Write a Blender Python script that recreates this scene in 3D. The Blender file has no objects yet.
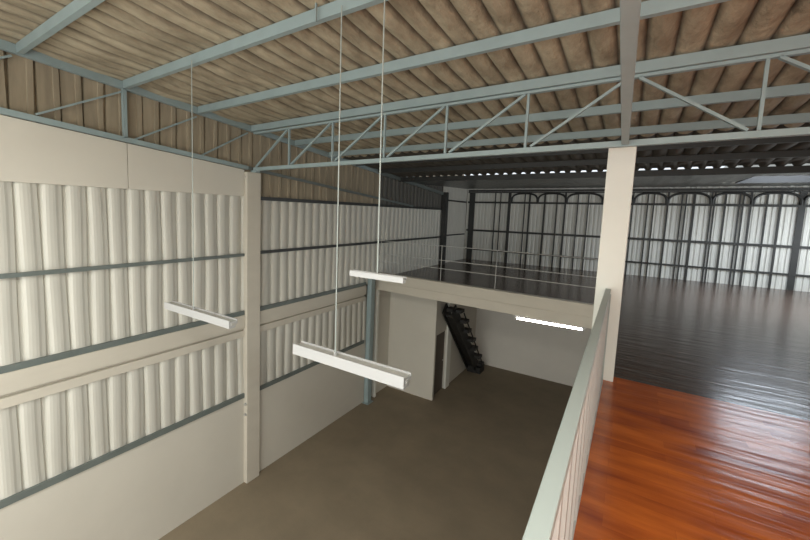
import bpy, math, random
from mathutils import Vector, Matrix
random.seed(7)
C = bpy.context.scene.collection

# ------------------------------------------------------------------ helpers
class MB:
    def __init__(s): s.v = []; s.f = []
    def face_box(s, pts):
        n = len(s.v); s.v += [tuple(p) for p in pts]
        s.f += [tuple(n + i for i in q) for q in ((0,3,2,1),(4,5,6,7),(0,1,5,4),(1,2,6,5),(2,3,7,6),(3,0,4,7))]
        return s
    def box(s, x0, x1, y0, y1, z0, z1):
        return s.face_box([(x0,y0,z0),(x1,y0,z0),(x1,y1,z0),(x0,y1,z0),(x0,y0,z1),(x1,y0,z1),(x1,y1,z1),(x0,y1,z1)])
    def bar(s, a, b, w, h, up=(0,0,1)):
        a = Vector(a); b = Vector(b); d = (b - a).normalized(); up = Vector(up)
        r = d.cross(up).normalized(); u = r.cross(d).normalized()
        P = []
        for c in (a, b):
            for i, j in ((-1,-1),(1,-1),(1,1),(-1,1)): P.append(c + r*(i*w/2) + u*(j*h/2))
        return s.face_box([P[0],P[1],P[2],P[3],P[4],P[5],P[6],P[7]])
    def tube(s, a, b, r, n=10):
        a = Vector(a); b = Vector(b); d = (b - a).normalized()
        x = d.orthogonal().normalized(); y = d.cross(x)
        m = len(s.v)
        for c in (a, b):
            for i in range(n):
                t = 2*math.pi*i/n; s.v.append(tuple(c + x*(r*math.cos(t)) + y*(r*math.sin(t))))
        for i in range(n):
            j = (i+1) % n; s.f.append((m+i, m+j, m+n+j, m+n+i))
        s.f.append(tuple(m+i for i in range(n-1,-1,-1))); s.f.append(tuple(m+n+i for i in range(n)))
        return s
    def path(s, pts, r, n=8):
        # swept tube through points
        m = len(s.v); P = [Vector(p) for p in pts]
        for k, c in enumerate(P):
            d = (P[min(k+1,len(P)-1)] - P[max(k-1,0)]).normalized()
            x = Vector((0,1,0)); y = d.cross(x).normalized()
            for i in range(n):
                t = 2*math.pi*i/n; s.v.append(tuple(c + x*(r*math.cos(t)) + y*(r*math.sin(t))))
        for k in range(len(P)-1):
            for i in range(n):
                j = (i+1) % n; a = m+k*n; s.f.append((a+i, a+j, a+n+j, a+n+i))
        return s
    def prism(s, prof, x0, x1):
        # profile (y,z) extruded in x
        n = len(prof); m = len(s.v)
        s.v += [(x0,p[0],p[1]) for p in prof] + [(x1,p[0],p[1]) for p in prof]
        for i in range(n):
            j = (i+1) % n; s.f.append((m+i, m+j, m+n+j, m+n+i))
        s.f.append(tuple(m+i for i in range(n-1,-1,-1))); s.f.append(tuple(m+n+i for i in range(n)))
        return s
    def build(s, name, mat, parent=None, bevel=0, smooth=False):
        me = bpy.data.meshes.new(name); me.from_pydata(s.v, [], s.f); me.update()
        import bmesh
        bm = bmesh.new(); bm.from_mesh(me); bmesh.ops.recalc_face_normals(bm, faces=bm.faces); bm.to_mesh(me); bm.free()
        me.materials.append(mat)
        if smooth:
            for p in me.polygons: p.use_smooth = True
        o = bpy.data.objects.new(name, me); C.objects.link(o)
        if parent:
            o.parent = parent; o.matrix_parent_inverse = Matrix.Translation(-parent.location)
        if bevel:
            b = o.modifiers.new('bevel', 'BEVEL'); b.width = bevel; b.segments = 2; b.limit_method = 'ANGLE'
        return o
def struct(o): o['kind'] = 'structure'; return o
def tag(o, label, cat, group=None):
    o['label'] = label; o['category'] = cat
    if group: o['group'] = group
    return o
def thing(name, loc, label, cat, group=None):
    o = bpy.data.objects.new(name, None); o.location = loc; o.empty_display_size = .1; C.objects.link(o)
    return tag(o, label, cat, group)

# ------------------------------------------------------------------ materials
def mat(name, col, rough=.6, metal=0, var=0, scale=(3,3,3), bump=0, bscale=None, detail=4, spec=.5, col2=None):
    m = bpy.data.materials.new(name); m.use_nodes = True; nt = m.node_tree; N = nt.nodes; L = nt.links
    b = N['Principled BSDF']; b.inputs['Roughness'].default_value = rough; b.inputs['Metallic'].default_value = metal
    b.inputs['Specular IOR Level'].default_value = spec
    tc = N.new('ShaderNodeTexCoord')
    mp = N.new('ShaderNodeMapping'); mp.inputs['Scale'].default_value = scale; L.new(tc.outputs['Object'], mp.inputs['Vector'])
    n = N.new('ShaderNodeTexNoise'); n.inputs['Scale'].default_value = 1; n.inputs['Detail'].default_value = detail
    n.inputs['Roughness'].default_value = .6
    L.new(mp.outputs['Vector'], n.inputs['Vector'])
    r = N.new('ShaderNodeValToRGB'); r.color_ramp.elements[0].position = .3; r.color_ramp.elements[1].position = .7
    c2 = col2 or tuple(c*(1-var) for c in col)
    r.color_ramp.elements[0].color = (*c2, 1); r.color_ramp.elements[1].color = (*col, 1)
    L.new(n.outputs['Fac'], r.inputs['Fac']); L.new(r.outputs['Color'], b.inputs['Base Color'])
    if bump:
        mp2 = N.new('ShaderNodeMapping'); mp2.inputs['Scale'].default_value = bscale or scale; L.new(tc.outputs['Object'], mp2.inputs['Vector'])
        n2 = N.new('ShaderNodeTexNoise'); n2.inputs['Scale'].default_value = 1; n2.inputs['Detail'].default_value = 4
        L.new(mp2.outputs['Vector'], n2.inputs['Vector'])
        bp = N.new('ShaderNodeBump'); bp.inputs['Strength'].default_value = 1; bp.inputs['Distance'].default_value = bump
        L.new(n2.outputs['Fac'], bp.inputs['Height']); L.new(bp.outputs['Normal'], b.inputs['Normal'])
    return m
M = {}
M['steel'] = mat('blue_grey_paint', (.30,.38,.39), .45, 0, .12, (4,4,4))
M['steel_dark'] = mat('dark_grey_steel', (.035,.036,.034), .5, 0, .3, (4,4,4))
M['girt'] = mat('grey_green_girt_paint', (.15,.175,.165), .5, 0, .2, (4,4,4))
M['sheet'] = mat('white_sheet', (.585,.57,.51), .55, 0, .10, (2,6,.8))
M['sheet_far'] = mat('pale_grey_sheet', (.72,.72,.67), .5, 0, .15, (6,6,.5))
M['brown'] = mat('stained_brown_sheet', (.37,.31,.22), .8, 0, .35, (4,9,1.2))
def seams(m, x0, p, w, k):
    # darker lines along the joints of the sheets
    nt = m.node_tree; N = nt.nodes; L = nt.links; b = N['Principled BSDF']; src = b.inputs['Base Color'].links[0].from_socket
    tc = N.new('ShaderNodeTexCoord'); sx = N.new('ShaderNodeSeparateXYZ'); L.new(tc.outputs['Object'], sx.inputs[0])
    nz = N.new('ShaderNodeTexNoise'); nz.inputs['Scale'].default_value = 3; L.new(tc.outputs['Object'], nz.inputs['Vector'])
    def mt(op, a, c=None, d=None):
        n = N.new('ShaderNodeMath'); n.operation = op
        for i, q in enumerate((a, c, d)):
            if q is None: continue
            if isinstance(q, (int, float)): n.inputs[i].default_value = q
            else: L.new(q, n.inputs[i])
        return n.outputs[0]
    f = mt('FRACT', mt('DIVIDE', mt('SUBTRACT', sx.outputs[0], x0), p))
    dd = mt('MINIMUM', f, mt('SUBTRACT', 1, f))
    ww = mt('MULTIPLY', nz.outputs['Fac'], w*2)
    t = mt('SUBTRACT', 1, mt('MINIMUM', 1, mt('DIVIDE', dd, ww)))
    mx = N.new('ShaderNodeMix'); mx.data_type = 'RGBA'; L.new(mt('MULTIPLY', t, k), mx.inputs[0]); L.new(src, mx.inputs[6]); mx.inputs[7].default_value = (.05,.04,.03,1)
    L.new(mx.outputs[2], b.inputs['Base Color'])
    return m
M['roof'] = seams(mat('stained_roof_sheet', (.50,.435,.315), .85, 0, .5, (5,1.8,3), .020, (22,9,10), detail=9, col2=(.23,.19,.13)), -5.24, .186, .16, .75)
M['roof_shade'] = mat('shaded_stained_roof_sheet', (.10,.09,.07), .8, 0, .4, (7,1.6,3))  # stained sheet, darkened to stand in for light falling off in the far bays
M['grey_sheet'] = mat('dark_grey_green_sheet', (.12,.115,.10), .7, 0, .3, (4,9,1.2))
M['plaster'] = mat('beige_plaster', (.60,.57,.50), .75, 0, .05, (1.5,1.5,1.5))
M['panel'] = mat('beige_board', (.63,.595,.52), .6, 0, .04, (1,1.5,1.5))
M['concrete_trim'] = mat('beige_painted_concrete', (.58,.54,.46), .7, 0, .06, (2,2,6))
M['column'] = mat('white_painted_column', (.76,.76,.70), .6, 0, .04, (2,2,2))
M['ground'] = mat('brown_concrete', (.25,.20,.135), .75, 0, .22, (1.3,1.3,1), .002, (30,30,30), detail=6)
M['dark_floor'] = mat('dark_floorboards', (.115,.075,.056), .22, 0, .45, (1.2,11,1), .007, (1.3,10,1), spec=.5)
M['white'] = mat('white_enamel', (.43,.43,.43), .4, 0, .02)
M['groove'] = mat('grey_enamel', (.42,.41,.38), .5, 0, .05)
M['rail'] = mat('pale_green_grey_paint', (.36,.40,.38), .45, 0, .05, (3,1,3))
M['infill'] = mat('pinkish_white_sheet', (.47,.48,.46), .5, 0, .05, (3,1,3))
M['wire'] = mat('galvanised_wire', (.5,.5,.47), .5)
M['door'] = mat('brown_door', (.10,.08,.06), .6, 0, .2)
M['stair'] = mat('black_painted_steel', (.012,.011,.010), .6)
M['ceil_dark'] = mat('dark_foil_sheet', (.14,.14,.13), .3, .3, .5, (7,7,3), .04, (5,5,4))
M['white_wall'] = mat('white_wall_paint', (.72,.69,.63), .8, 0, .04)
M['frame'] = mat('window_frame_paint', (.5,.5,.5), .5)
# glass
g = bpy.data.materials.new('window_glass'); g.use_nodes = True
gb = g.node_tree.nodes['Principled BSDF']; gb.inputs['Transmission Weight'].default_value = 1; gb.inputs['Roughness'].default_value = 0; gb.inputs['IOR'].default_value = 1.1
M['glass'] = g
e = bpy.data.materials.new('lit_tube'); e.use_nodes = True
eb = e.node_tree.nodes['Principled BSDF']; eb.inputs['Emission Color'].default_value = (1,.97,.9,1); eb.inputs['Emission Strength'].default_value = 35
M['tube'] = e
# varnished boards
def wood():
    m = bpy.data.materials.new('red_varnished_boards'); m.use_nodes = True; nt = m.node_tree; N = nt.nodes; L = nt.links
    b = N['Principled BSDF']; b.inputs['Roughness'].default_value = .22
    tc = N.new('ShaderNodeTexCoord')
    br = N.new('ShaderNodeTexBrick'); br.offset = .37; br.inputs['Scale'].default_value = 1
    br.inputs['Brick Width'].default_value = .5; br.inputs['Row Height'].default_value = .10; br.inputs['Mortar Size'].default_value = .0012
    br.inputs['Color1'].default_value = (0,0,0,1); br.inputs['Color2'].default_value = (1,1,1,1); br.inputs['Mortar'].default_value = (.2,.2,.2,1)
    L.new(tc.outputs['Object'], br.inputs['Vector'])
    mp = N.new('ShaderNodeMapping'); mp.inputs['Scale'].default_value = (1.6,7,1); L.new(tc.outputs['Object'], mp.inputs['Vector'])
    n = N.new('ShaderNodeTexNoise'); n.inputs['Scale'].default_value = 1; n.inputs['Detail'].default_value = 6; L.new(mp.outputs['Vector'], n.inputs['Vector'])
    mx = N.new('ShaderNodeMix'); mx.data_type = 'FLOAT'; mx.inputs[0].default_value = .8
    L.new(br.outputs['Color'], mx.inputs[2]); L.new(n.outputs['Fac'], mx.inputs[3])
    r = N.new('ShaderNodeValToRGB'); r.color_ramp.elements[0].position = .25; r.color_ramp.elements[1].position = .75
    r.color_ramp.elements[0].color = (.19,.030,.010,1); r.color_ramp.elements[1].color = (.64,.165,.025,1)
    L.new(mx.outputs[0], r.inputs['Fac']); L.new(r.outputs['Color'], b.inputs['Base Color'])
    mp2 = N.new('ShaderNodeMapping'); mp2.inputs['Scale'].default_value = (1.3,10,1); L.new(tc.outputs['Object'], mp2.inputs['Vector'])
    n2 = N.new('ShaderNodeTexNoise'); n2.inputs['Scale'].default_value = 1; n2.inputs['Detail'].default_value = 3; L.new(mp2.outputs['Vector'], n2.inputs['Vector'])
    bp = N.new('ShaderNodeBump'); bp.inputs['Distance'].default_value = .007; L.new(n2.outputs['Fac'], bp.inputs['Height']); L.new(bp.outputs['Normal'], b.inputs['Normal'])
    return m
M['wood'] = wood()

# ------------------------------------------------------------------ dimensions (metres; the upper floor is z = 0, camera eye 1.6 m above)
XL = -5.0; XR = 4.5; YF = -2.6; YB = 13.9; YLB = 11.85; G = -3.0
RK = .0765
def zp(y): return 3.10 - RK*y            # underside of the purlins
def zr(y): return 3.225 - RK*y           # roof sheet
def tilt(x, y): return .0078*(x+5)*max(0, min(1, (5-y)/.8))   # the front bays rise a little to the right

# ---- sheeting on the left wall: ribs every .21 m
def wall_sheet(name, y0, y1, z0f, z1f, m, pitch=.21, phase=1.19, depth=.045, x=XL-.012):
    prof = [(0,-1),(.06,-.97),(.12,-.42),(.22,-.10),(.34,0),(.50,-.01),(.62,-.10),(.74,-.34),(.90,-.50),(.96,-.92)]
    if m is M['brown']: prof = [(0,-1),(.05,-1),(.09,-.35),(.70,-.33),(.73,0),(.94,0),(.97,-.9)]
    k0 = math.floor((y0-phase)/pitch)-1; ys = []
    k = k0
    while True:
        for u, d in prof: ys.append((phase+(k+u)*pitch, x+d*depth))
        k += 1
        if phase+k*pitch > y1: break
    ys = [p for p in ys if y0 <= p[0] <= y1]
    ys = [(y0, ys[0][1])] + ys + [(y1, ys[-1][1])]
    b = MB(); n = 7
    for (y, xx) in ys:
        for j in range(n):
            t = j/(n-1); z = z0f(y)*(1-t)+z1f(y)*t
            b.v.append((xx + .006*math.sin(3.1*z+1.7*y)*(1 if 0<j<n-1 else .3), y + .008*math.sin(2.3*z+math.floor((y-phase)/pitch)*1.9), z))
    for i in range(len(ys)-1):
        for j in range(n-1):
            a = i*n+j; b.f.append((a, a+n, a+n+1, a+1))
    o = b.build(name, m); struct(o)
    sd = o.modifiers.new('thickness', 'SOLIDIFY'); sd.thickness = .004; sd.offset = -1
    return o
wall_sheet('wall_left', YF, 3.97, lambda y: -.10, lambda y: 1.83, M['sheet'])
wall_sheet('wall_left', YF, 3.97, lambda y: -1.54, lambda y: -.40, M['sheet'], phase=1.125)
wall_sheet('wall_left', 4.22, 11.72, lambda y: -.10, lambda y: 1.76, M['sheet'])
wall_sheet('wall_left', 11.72, YB, lambda y: -.10, lambda y: 2.60, M['sheet'], pitch=.15)
wall_sheet('wall_left', 4.22, 7.70, lambda y: -1.54, lambda y: -.40, M['sheet'], phase=1.125)
wall_sheet('wall_left', YF, 4.22, lambda y: 2.50-RK*y-.1, lambda y: zr(y)+.02, M['brown'])
wall_sheet('wall_left', 4.22, 7.90, lambda y: 1.76, lambda y: zr(y)+.02, M['brown'])
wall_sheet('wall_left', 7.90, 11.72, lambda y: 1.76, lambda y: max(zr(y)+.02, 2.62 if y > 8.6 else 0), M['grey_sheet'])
# masonry dado, outer skin keeping the daylight out
struct(MB().box(XL-.22, XL, YF, YLB, G, -1.50).build('wall_left', M['plaster']))
struct(MB().box(XL-.30, XL-.24, YF-.2, YB+.2, G, 3.6).build('wall_left', M['brown']))

# concrete band between the two rows of sheeting: two stepped lips
def band(y0, y1):
    b = MB()
    prof = [(XL-.07,-.47),(XL+.012,-.47),(XL+.012,-.365),(XL-.03,-.36),(XL-.03,-.325),(XL+.03,-.318),(XL+.03,-.105),(XL-.07,-.105)]
    n = len(prof); b.v += [(p[0],y0,p[1]) for p in prof]+[(p[0],y1,p[1]) for p in prof]
    for i in range(n): b.f.append((i,(i+1)%n,n+(i+1)%n,n+i))
    b.f.append(tuple(range(n))); b.f.append(tuple(n+i for i in range(n-1,-1,-1)))
    return b
struct(band(YF, 3.955).build('trim_1', M['concrete_trim']))
struct(band(4.235, 7.44).build('trim_2', M['concrete_trim']))
struct(MB().box(XL-.22, XL, 7.70, YLB, -1.50, -.2).build('wall_left', M['plaster']))

# ---- grey rails that carry the sheets
def rail(y0, y1, z0, z1, label, m=None, x1=XL+.02, x0=XL-.008):
    tag(MB().box(x0, x1, y0, y1, z0, z1).build('wall_rail', m or M['girt']), label, 'wall rail', 'horizontal rails on the left wall')
rail(YF, 3.955, -.103, -.035, 'thin grey rail just above the beige ledge, left of the wall column')
rail(4.235, 7.44, -.103, -.035, 'thin dark rail just above the beige ledge, right of the wall column')
rail(YF, 3.955, .845, .89, 'grey rail halfway up the tall white sheeting left of the wall column')
rail(4.235, 11.60, .86, .91, 'long dark rail across the upper white sheeting right of the wall column', M['steel_dark'])
rail(YF, 3.955, -1.50, -1.425, 'grey rail on top of the plastered dado left of the wall column')
rail(4.235, 7.44, -1.50, -1.43, 'dark rail on top of the plastered dado right of the wall column')
rail(4.235, 11.60, 1.74, 1.80, 'dark rail where brown sheeting meets white sheeting right of the wall column', M['steel_dark'])
rail(11.86, YB-.12, .90, .94, 'short dark rail on the left wall in the far upper corner', M['steel_dark'])
rail(11.86, YB-.12, 2.04, 2.09, 'short high dark rail on the left wall in the far corner', M['steel_dark'])

# ---- beige boards above the sheeting, tops following the roof
def board(y0, y1, label):
    b = MB().face_box([(XL-.03,y0,1.79),(XL+.012,y0,1.79),(XL+.012,y1,1.79),(XL-.03,y1,1.79),
                       (XL-.03,y0,2.50-RK*y0),(XL+.012,y0,2.50-RK*y0),(XL+.012,y1,2.50-RK*y1),(XL-.03,y1,2.50-RK*y1)])
    tag(b.build('wall_board', M['panel'], bevel=.003), label, 'wall board', 'beige boards on the left wall')
board(YF, 2.246, 'large smooth beige board at the upper left edge, slanted top')
board(2.254, 3.955, 'smooth beige board between the board seam and the wall column')

# ---- lattice on the left wall under the roof edge
t = thing('wall_truss', (XL+.03, 3.0, 2.5), 'blue-grey sloping lattice truss along the top of the left wall', 'truss')
def sl(y, off): return (XL+.03, y, off - RK*y)
MB().bar(sl(YF,3.145), sl(7.8,3.145), .05, .085).build('top_chord', M['steel'], t)
MB().bar(sl(7.8,3.145), sl(11.6,3.145), .05, .085).build('top_chord', M['girt'], t)
MB().bar(sl(YF,2.535), sl(4.0,2.535), .05, .055).build('bottom_chord', M['steel'], t)
MB().bar(sl(4.0,2.535), sl(9.6,2.535), .035, .045).build('bottom_chord', M['girt'], t)
MB().bar((XL+.03,2.22,2.38), (XL+.03,2.22,2.95), .04, .05, (1,0,0)).build('web_post', M['steel'], t)
for a, bb in (((1.38,2.47),(2.19,2.90)), ((2.32,2.38),(3.14,2.82)), ((3.22,2.32),(4.0,2.76)), ((.45,2.53),(1.22,2.98))):
    MB().bar((XL+.03,a[0],a[1]), (XL+.03,bb[0],bb[1]), .02, .025, (1,0,0)).build('web_diagonal', M['steel'], t)

# ---- columns
t = thing('wall_column', (XL+.035, 4.09, G), 'beige square column standing against the left wall', 'column')
MB().box(XL-.05, XL+.075, 3.96, 4.23, G, 2.165).build('shaft', M['concrete_trim'], t, bevel=.006)
for z in (-1.60, -1.78): MB().tube((XL+.05,3.96,z), (XL+.05,3.925,z), .022, 12).build('bolt', M['groove'], t)
MB().tube((XL+.04,3.96,2.09), (XL+.04,3.95,2.09), .009, 10).build('bolt', M['groove'], t)
tag(MB().box(-.252, -.030, 4.50, 4.72, G, 2.313).build('floor_column', M['column'], bevel=.006),
    'tall off-white square column at the end of the handrail', 'column')
t = thing('steel_post', (-4.93, 7.57, G), 'blue-grey round-edged steel post on the ground floor by the left wall', 'post')
MB().box(-4.975, -4.855, 7.48, 7.66, G+.012, .10).build('shaft', M['steel'], t, bevel=.02)
MB().box(-4.995, -4.82, 7.45, 7.69, G, G+.012).build('base_plate', M['steel'], t)
t = thing('corner_post', (-4.93, 7.9, G), 'slim pale post in front of the ground floor partition, right of the blue-grey post', 'post')
MB().box(-4.985, -4.91, 7.87, 7.95, G, -.265).build('shaft', M['column'], t, bevel=.004)

SKY1 = (-3.4, 3.6, -2.2, -.5); SKY2 = (1.7, 3.3, 9.7, 11.9)     # rooflights added for their light: x0, x1, y0, y1
# ---- roof: front slope, brown stained sheets with hanging ribs
def roof(dark):
    b = MB(); p = .186; x0 = XL-.24; nx = int((XR-x0)/p)+1; sub = 8; Y = []
    y = YF
    while y < 8.9: Y.append(y); y += .13
    Y.append(8.9); r = random.Random(3)
    amp = [r.uniform(.75,1.35) for _ in range(nx+2)]; ph = [r.uniform(0,6) for _ in range(nx+2)]
    nodes = (1.29,2.2,3.15,4.05,5.0,5.95,6.85,7.8,8.8)
    for k in range(nx):
        base = len(b.v)
        for y in Y:
            dn = min(abs(y-q) for q in nodes); sag = min(1, dn/.35)
            e = max(0, min(1, (y-8.2)/.5))
            for i in range(sub+1):
                u = i/sub; x = x0+(k+u)*p
                pil = -(abs(math.sin(math.pi*u))**.55)*.026*(.85+.15*amp[k]) - (abs(math.sin(math.pi*u))**.7)*.026*amp[k]*sag
                pil += (.007*math.sin(5*y+ph[k]) + .003*math.sin(17*y+ph[k]*3))*math.sin(math.pi*u)*sag
                flat = .006 if .15 < u < .75 else -.034
                b.v.append((x, y, zr(y) + tilt(x, y) + (1-e)*pil + e*flat))
        for a in range(len(Y)-1):
            if SKY1[0] < x0+(k+.5)*p < SKY1[1] and SKY1[2] < Y[a]+.06 < SKY1[3]: continue
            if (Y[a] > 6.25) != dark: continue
            for i in range(sub):
                q = base+a*(sub+1)+i; b.f.append((q, q+1, q+sub+2, q+sub+1))
    return b
struct(roof(False).build('ceiling', M['roof'], smooth=True)); struct(roof(True).build('ceiling', M['roof_shade'], smooth=True))
# rear roof, nearly level
b = MB(); W = 90; H = 36
for j in range(H+1):
    y = 8.90+(YB+.1-8.90)*j/H
    for i in range(W+1):
        x = XL-.24+(XR-XL+.24)*i/W
        b.v.append((x, y, 2.415+.026*(y-8.9)+(.010 if i % 2 else 0)))
for j in range(H):
    for i in range(W):
        q = j*(W+1)+i; cx = XL-.24+(XR-XL+.24)*(i+.5)/W; cy = 8.9+(YB+.1-8.9)*(j+.5)/H
        if SKY2[0] < cx < SKY2[1] and SKY2[2] < cy < SKY2[3]: continue
        b.f.append((q, q+1, q+W+2, q+W+1))
struct(b.build('ceiling', M['ceil_dark']))

# kerbs of the two added rooflights
def kerb(K, zb, zt):
    x0, x1, y0, y1 = K; b = MB(); g = .13
    b.box(x0-g, x0+.06, y0-g, y1+g, zb, zt); b.box(x1-.06, x1+g, y0-g, y1+g, zb, zt)
    b.box(x0+.06, x1-.06, y0-g, y0+.06, zb, zt); b.box(x0+.06, x1-.06, y1-.06, y1+g, zb, zt)
    o = struct(b.build('added_rooflight_front' if zt > 3 else 'added_rooflight_rear', M['column']))
    e = .012; l = MB(); X0, X1, Y0, Y1 = x0+.06, x1-.06, y0+.06, y1-.06
    l.box(X0, X0+e, Y0, Y1, zb-.02, zt-.03); l.box(X1-e, X1, Y0, Y1, zb-.02, zt-.03); l.box(X0+e, X1-e, Y0, Y0+e, zb-.02, zt-.03); l.box(X0+e, X1-e, Y1-e, Y1, zb-.02, zt-.03)
    l.build('added_lining', M['stair'] if zt < 3 else M['panel'], o)  # black lining in the added rear well keeps its glare down
    return o
kerb(SKY1, 3.18, 3.62); kerb(SKY2, 2.50, 2.86)  # both put in to light the hall and the floor highlight

# ---- purlins
plab = ['blue-grey roof purlin nearest the camera, in the upper left corner',
        'blue-grey roof purlin that the three hanging lights are suspended from',
        'blue-grey roof purlin between the light-carrying one and the truss',
        'deep blue-grey roof purlin lying directly on top of the lattice truss',
        'first roof purlin behind the lattice truss, seen through its webs',
        'second roof purlin behind the lattice truss',
        'third roof purlin behind the lattice truss, in the dark part of the roof',
        'fourth roof purlin behind the lattice truss, just before the row of daylight gaps']
for y, l in zip((1.275,2.22,3.17,4.07,5.02,5.95,6.85,7.75), plab):
    h = .088; zz = zp(y)+.008
    prof = [(y-.022,zz),(y+.028,zz),(y+.028,zz+.008),(y-.014,zz+.008),(y-.014,zz+h-.008),(y+.028,zz+h-.008),(y+.028,zz+h),(y-.022,zz+h)]
    o = MB().prism(prof, XL+.06, XR)
    o.v = [(a, q, c+.72*tilt(a, q)-(.006 if 3.5 < y < 4.5 else 0)) for a, q, c in o.v]
    o = o.build('roof_purlin', M['steel'] if y < 6.4 else M['steel_dark'])  # far purlins switch to dark steel in place of weaker light
    tag(o, l, 'purlin', 'roof purlins')
tag(MB().box(XL, XR, 8.83, 8.91, 2.405, 2.512).build('eaves_beam', M['steel_dark']),
    'dark beam right under the row of daylight gaps in the roof', 'beam')

# ---- lattice truss across the hall
YT = 4.10
def tb(x0, x1, y0, y1, z0, z1):
    b = MB().box(x0, x1, y0, y1, z0, z1); b.v = [(a, q, c+tilt(a, q)) for a, q, c in b.v]; return b
class TB(MB):
    def build(s, *a, **k):
        s.v = [(a_, q, c+tilt(a_, q)) for a_, q, c in s.v]; return MB.build(s, *a, **k)
t = thing('roof_truss', (-.1, YT, 2.22), 'blue-grey lattice truss spanning the hall between wall column and white column', 'truss')
tb(XL+.08, XR, YT-.03, YT+.03, 2.190, 2.240).build('bottom_chord', M['steel'], t)
tb(XL+.08, XR, YT-.025, YT+.025, 2.750, 2.775).build('top_chord', M['steel'], t)
nodes = [-4.165,-3.355,-2.545,-1.755,-.925,-.115,.70,1.52,2.34,3.16,3.98]
for i, x in enumerate(nodes):
    if abs(x+.115) > .01: TB().bar((x,YT,2.245), (x,YT,2.755), .022, .028, (0,1,0)).build('web_post', M['steel'], t)
for i, x in enumerate(nodes):
    if x <= -.1:
        px = nodes[i-1] if i else -4.93
        TB().bar((px+.05,YT-.005,2.25), (x-.03,YT-.005,2.75), .022, .030, (0,1,0)).build('web_diagonal', M['steel'], t)
    if x >= -.12 and i+1 < len(nodes):
        TB().bar((x+.06,YT-.005,2.75), (nodes[i+1]-.06,YT-.005,2.25), .022, .040, (0,1,0)).build('web_diagonal', M['steel'], t)
MB().box(XL+.03, XL+.16, YT-.04, YT+.04, 2.165, 2.195).build('bearing_plate', M['steel'], t)
d = (Vector((-.060,1.4,2.265))-Vector((-.112,4.06,2.268))).normalized()
A = Vector((-.112,4.06,2.268)); Bp = A + d*((4.06-YF)/-d.y)
tag(MB().bar(A, Bp, .052, .06).build('tie_beam', M['steel'], bevel=.004),
    'blue-grey beam overhead running from the white column top towards the camera', 'beam')
# purlin hangers
tag(MB().box(-1.957,-1.947,2.16,2.175,zp(2.2)-.005,zr(2.17)).build('purlin_strap', M['steel']),
    'thin steel strap on the light-carrying purlin, left of the middle rod', 'strap')

# ---- floors
struct(MB().box(XL-.22, XR, YF, YB, G-.2, G).build('floor', M['ground']))
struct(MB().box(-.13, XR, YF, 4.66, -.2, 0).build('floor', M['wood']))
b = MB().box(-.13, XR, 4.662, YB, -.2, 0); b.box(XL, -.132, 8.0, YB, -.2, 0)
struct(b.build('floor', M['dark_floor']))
# edge beam of the far upper floor
def ey(x): return 7.85-.3*(x+5)/4.73
def eb(o0, o1, z0, z1):
    a, c = XL, -.27
    return MB().face_box([(a,ey(a)+o0,z0),(c,ey(c)+o0,z0),(c,ey(c)+o1,z0),(a,ey(a)+o1,z0),(a,ey(a)+o0,z1),(c,ey(c)+o0,z1),(c,ey(c)+o1,z1),(a,ey(a)+o1,z1)])
t = thing('floor_edge_beam', (-2.5, 8.03, -.36), 'beige two-step concrete beam along the edge of the far upper floor', 'beam')
eb(0, .14, -.068, .155).build('kerb', M['concrete_trim'], t, bevel=.006)
eb(.016, .13, -.262, -.072).build('beam_face', M['concrete_trim'], t, bevel=.006)

# ---- ground floor partition box, door, back wall
struct(MB().box(XL, -3.70, 8.63, 8.71, G, -.2).build('wall_partition', M['plaster']))
b = MB().box(-3.83,-3.75,8.71,8.80,G,-.2); b.box(-3.83,-3.75,9.46,YLB,G,-.2); b.box(-3.83,-3.75,8.80,9.46,-1.40,-.2)
struct(b.build('wall_partition', M['plaster']))
d1 = struct(MB().box(-3.82,-3.79,8.81,9.45,G,-1.41).build('door_1', M['door'])); 
MB().tube((-3.79,9.38,-2.2),(-3.765,9.38,-2.2),.014).build('door_handle', M['wire'], d1)
struct(MB().box(-3.75,-3.70,9.46,9.72,G,-.2).build('trim_4', M['column']))
struct(MB().box(XL, XR, YLB, YLB+.1, G, -.2).build('wall_back', M['white_wall']))

# ---- stair
t = thing('steel_stair', (-3.5, 11.2, G), 'black open steel stair leaning beside the ground floor partition', 'stair')
def sp(y): # line of the stair
    k = (y-9.10)/(11.35-9.10); return -.72+(-3.0+.72)*k
for x in (-3.66, -3.42):
    MB().bar((x,9.02,-.72),(x,11.20,-2.93),.035,.30,(0,0,1)).build('stringer', M['stair'], t)
MB().face_box([(-3.64,9.1,-.95),(-3.44,9.1,-.95),(-3.44,11.2,-3.0),(-3.64,11.2,-3.0),(-3.64,9.1,-.90),(-3.44,9.1,-.90),(-3.44,11.2,-2.95),(-3.64,11.2,-2.95)]).build('soffit_plate', M['stair'], t)
n = 7
for i in range(n):
    y = 9.25+(11.2-9.25)*i/(n-1); z = sp(y)+.10
    MB().box(-3.64, -3.27+.03*(i%2), y-.13, y+.12, z-.045, z+.035).build('tread', M['stair'], t)
MB().bar((-3.29,9.4,-.86),(-3.29,11.35,-2.86),.02,.035).build('side_rail', M['stair'], t)
MB().box(-3.66,-3.27,11.0,11.4,-3.0,-2.82).build('foot', M['stair'], t)

# ---- tube light under the beam
t = thing('tube_light', (-1.1, 7.8, -.30), 'lit tube light under the far floor edge beam', 'light')
x0, x1 = -1.665, -.57; yt = 7.75; zt0 = -.34
MB().box(x0-.05, x1+.05, yt-.02, yt+.04, zt0+.03, zt0+.075).build('housing', M['white'], t)
MB().tube((x0,yt,zt0), (x1,yt,zt0), .018, 12).build('tube', M['tube'], t)
MB().box(x0-.04, x0, yt-.02, yt+.03, zt0-.02, zt0+.03).build('end_cap', M['white'], t)
MB().box(x1, x1+.04, yt-.02, yt+.03, zt0-.02, zt0+.03).build('end_cap', M['white'], t)

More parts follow.
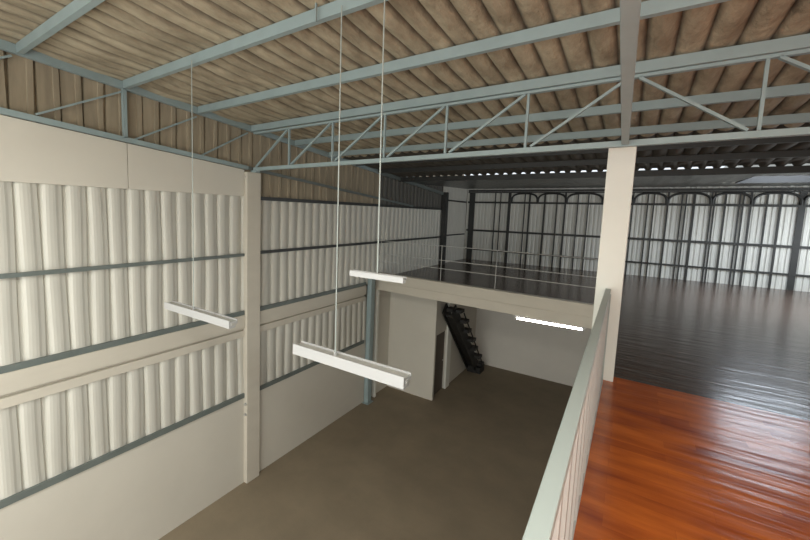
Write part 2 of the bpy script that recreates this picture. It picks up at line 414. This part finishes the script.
# ---- wire balustrade on the far upper floor
t = thing('wire_balustrade', (-2.5, 8.05, .115), 'thin wire balustrade on the beam of the far upper floor', 'balustrade')
for z in (.93,.62,.44): MB().tube((XL+.04,ey(XL)+.07,z), (-.28,ey(-.28)+.07,z), .007, 6).build('wire', M['wire'], t)
for x in (-4.9,-3.3,-2.12,-.3): MB().tube((x,ey(x)+.07,.155), (x,ey(x)+.07,.94), .006, 8).build('post', M['wire'], t)

# ---- handrail in front of the camera
t = thing('parapet', (-.11, 1, 0), 'pale grey-green handrail over ribbed pinkish sheet in the foreground', 'railing')
MB().face_box([(-.113,YF,.852),(-.060,YF,.852),(-.121,4.495,.885),(-.166,4.495,.885),(-.113,YF,.89),(-.060,YF,.89),(-.121,4.495,.925),(-.166,4.495,.925)]).build('handrail', M['rail'], t, bevel=.004)
b = MB(); p = .232; y = -1.4; pts = []
while y < 4.1:
    for u, dx in ((0,0),(.50,0),(.60,.020),(.80,.020),(.90,0)): pts.append((y+u*p, -.128+dx-.012*(y/4)))
    y += p
pts.append((4.46,-.138))
for (yy, xx) in pts: b.v += [(xx,yy,.0),(xx,yy,.86)]
for i in range(len(pts)-1): b.f.append((2*i,2*i+2,2*i+3,2*i+1))
MB().box(-.135, -.112, YF, 4.46, .0, .03).build('bottom_rail', M['infill'], t)
o = b.build('infill_sheet', M['infill'], t); sd = o.modifiers.new('thickness','SOLIDIFY'); sd.thickness = .003
MB().box(-.16, -.115, 4.46, 4.495, .0, .875).build('end_post', M['rail'], t)

# ---- back wall of the upper floor
b = MB(); p = .115; x = XL; pts = []
while x < XR:
    for u, dd in ((0,0),(.5,0),(.6,.02),(.9,.02)): pts.append((x+u*p, YB+dd))
    x += p
for (xx, yy) in pts: b.v += [(xx,yy,0),(xx,yy,2.60)]
for i in range(len(pts)-1): b.f.append((2*i,2*i+2,2*i+3,2*i+1))
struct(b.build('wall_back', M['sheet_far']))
struct(MB().box(XL-.3, XR+.2, YB+.06, YB+.12, -.3, 2.8).build('wall_back', M['brown']))
t = thing('back_wall_frame', (0, YB-.05, 0), 'dark frame of studs, rails and arches on the far back wall', 'wall frame')
for z, h in ((.385,.05),(1.07,.065),(2.07,.06),(2.415,.035),(2.475,.06)):
    MB().box(XL+.05, XR-.05, YB-.045, YB-.005, z-h/2, z+h/2).build('rail', M['steel_dark'], t)
studs = [(-4.80,.20),(-3.98,.03),(-3.80,.03),(-3.50,.09),(-3.01,.03),(-2.86,.05),(-2.40,.05),(-2.04,.03),(-1.80,.05),(-1.17,.03),(-1.45,.03),(-.7,.03),(-.05,.03),
         (.30,.03),(.44,.03),(.75,.04),(1.05,.03),(1.14,.03),(1.31,.05),(1.66,.03),(1.72,.03),(1.93,.04),(2.20,.03),(2.27,.03),(2.41,.04),(2.70,.03),(2.94,.04),(3.30,.12),(3.9,.04)]
for x, w in studs: MB().box(x-w/2, x+w/2, YB-.035, YB-.004, 0, 2.40).build('stud', M['steel_dark'], t)
for a, c in ((-3.43,-2.62),(-2.60,-1.78),(-1.76,-.80),(-.78,-.04),(-.02,.72),(.75,1.64),(1.67,2.42),(2.45,3.28),(3.32,4.2),(4.22,5.1)):
    m0 = (a+c)/2; r = (c-a)/2
    pts = [(m0-r*math.copysign(abs(math.cos(k*math.pi/16))**.75, math.cos(k*math.pi/16)), YB-.06, 2.09+.29*abs(math.sin(k*math.pi/16))**.6) for k in range(17)]
    MB().path(pts, .03).build('arch', M['steel_dark'], t)
# corner columns of the upper floor
for (x, y, l) in ((-4.90,11.72,'dark steel column against the left wall on the far upper floor'),):
    tag(MB().box(x-.09,x+.04,y-.10,y+.10,0,2.30).build('steel_column', M['steel_dark']), l, 'column')

# ---- hanging batten lights (tubes missing)
def hanging_light(x0, x1, xr, y, zt, s, label):
    t = thing('hanging_light', ((x0+x1)/2, y, zt), label, 'light', 'hanging batten lights without tubes')
    h = .078*s; w = .10*s
    front = [(y-w*.5,zt),(y-w*.5,zt-h),(y-w*.18,zt-h*1.02),(y+w*.22,zt-h*.98),(y+w*.34,zt-h*.62),(y+w*.5,zt-h*.5),(y+w*.5,zt),
             (y+w*.42,zt),(y+w*.42,zt-h*.22),(y-w*.40,zt-h*.22),(y-w*.40,zt)]
    MB().prism(front, x0, x1).build('body', M['white'], t, bevel=.0015*s)
    MB().box(x0+.004, x1-.004, y-w*.39, y+w*.41, zt-h*.23, zt-h*.17).build('gear_tray', M['groove'], t)
    for x, sg in ((x0,-1),(x1,1)):
        MB().box(min(x,x+sg*.006*s), max(x,x+sg*.006*s), y-w*.22, y+w*.2, zt-h*.66, zt-h*.38).build('lamp_holder', M['groove'] , t)
    MB().tube((xr,y,zt-h*.2), (xr-.02 if xr > -3 else xr+.02,y,zp(2.2)+.02+tilt(xr,2.2)), .0044 if s > .6 else .0046, 8).build('rod', M['rail'], t)
    MB().tube((xr,y,zt-h*.2), (xr,y,zt+.012*s), .012*s, 10).build('rod_nut', M['white'], t)
hanging_light(-3.98, -2.885, -3.512, 2.165, .590, .95, 'white hanging batten light over the left sheeting, highest on the left')
hanging_light(-2.082, -1.103, -1.70, 2.165, .564, 1.04, 'largest and lowest white hanging batten light, centre of the hall')
hanging_light(-1.578, -1.157, -1.364, 2.17, 1.195, .48, 'small white hanging batten light in front of the far floor edge')

# ------------------------------------------------------------------ enclosing walls (behind and beside the camera) with unseen openings for the daylight
struct(MB().box(XL-.2, XR+.1, YF-.1, YF, G, -2.2).build('wall_front', M['plaster']))
struct(MB().box(XL-.2, XR+.1, YF-.1, YF, 2.5, 3.7).build('wall_front', M['brown']))
struct(MB().box(XL-.2, -4.6, YF-.1, YF, -2.2, 2.5).build('wall_front', M['plaster']))
struct(MB().box(4.0, XR+.1, YF-.1, YF, -2.2, 2.5).build('wall_front', M['plaster']))
w1 = MB(); w1.box(-4.6,4,YF-.08,YF-.02,-2.2,-2.12); w1.box(-4.6,4,YF-.08,YF-.02,2.42,2.5)
for x in (-4.6,-1.75,1.1,3.95): w1.box(x,x+.06,YF-.08,YF-.02,-2.12,2.42)
struct(w1.build('added_window_1', M['frame']))  # unseen opening, added to let daylight in from behind the camera
struct(MB().box(XR, XR+.1, YF-.1, 8.8, G, 3.7).build('wall_right', M['plaster']))
struct(MB().box(XR, XR+.1, 8.8, YB+.1, G, .5).build('wall_right', M['plaster']))
struct(MB().box(XR, XR+.1, 8.8, YB+.1, 2.2, 2.7).build('wall_right', M['plaster']))
struct(MB().box(XR, XR+.1, 13.4, YB+.1, .5, 2.2).build('wall_right', M['plaster']))
w2 = MB(); w2.box(XR+.02,XR+.08,8.8,13.4,.5,.56); w2.box(XR+.02,XR+.08,8.8,13.4,2.14,2.2)
for y in (8.8,10.3,11.8,13.34): w2.box(XR+.02,XR+.08,y,y+.06,.56,2.14)
struct(w2.build('window_2', M['frame']))

# ------------------------------------------------------------------ light
def area(name, loc, target, sx, sy, power, col):
    l = bpy.data.lights.new(name, 'AREA'); l.shape = 'RECTANGLE'; l.size = sx; l.size_y = sy; l.energy = power; l.color = col
    o = bpy.data.objects.new(name, l); C.objects.link(o); o.location = loc
    o.rotation_euler = (Vector(target)-Vector(loc)).to_track_quat('-Z','Y').to_euler()
    return o
area('added_daylight_front', (-.3, YF-.25, .15), (-.3, 5, .15), 8.4, 4.4, 315, (1,.98,.89))  # added lamp, stands in for daylight from behind the camera
area('added_daylight_roof_front', (.1, -1.35, 3.60), (.1, -1.35, 0), 6.8, 1.55, 540, (1,1,.92))  # added lamp, brightens handrail, boards and ground floor from above
area('added_daylight_roof_rear', (2.5, 10.8, 2.84), (2.5, 10.8, 0), 1.4, 2.0, 130, (.78,.88,1))  # added lamp, makes the bluish highlight on the upper floor
area('daylight_right', (XR+.2, 11.1, 1.35), (0, 11.1, 1.3), 4.4, 1.6, 120, (.90,.96,1))
w = bpy.data.worlds.new('sky'); bpy.context.scene.world = w; w.use_nodes = True
bg = w.node_tree.nodes['Background']; bg.inputs[0].default_value = (.86,.93,1,1); bg.inputs[1].default_value = 1.2

# ------------------------------------------------------------------ camera
cam = bpy.data.cameras.new('camera'); co = bpy.data.objects.new('camera', cam); C.objects.link(co)
F = 387.514; PX = 358.438; PY = 251.785
r = Vector((.81604562,.57718289,.03048685)); u = Vector((-.08385645,.06604148,.99428699)); f = Vector((-.57187204,.81394007,-.10229337))
mw = Matrix(((r.x,u.x,-f.x,0),(r.y,u.y,-f.y,0),(r.z,u.z,-f.z,1.6),(0,0,0,1)))
co.matrix_world = mw
cam.sensor_width = 36; cam.lens = 36*F/810; cam.shift_x = (405-PX)/810; cam.shift_y = (PY-270)/810
cam.clip_start = .02
sc = bpy.context.scene; sc.camera = co
sc.view_settings.view_transform = 'Standard'; sc.view_settings.look = 'None'; sc.view_settings.gamma = 1; sc.view_settings.exposure = 0
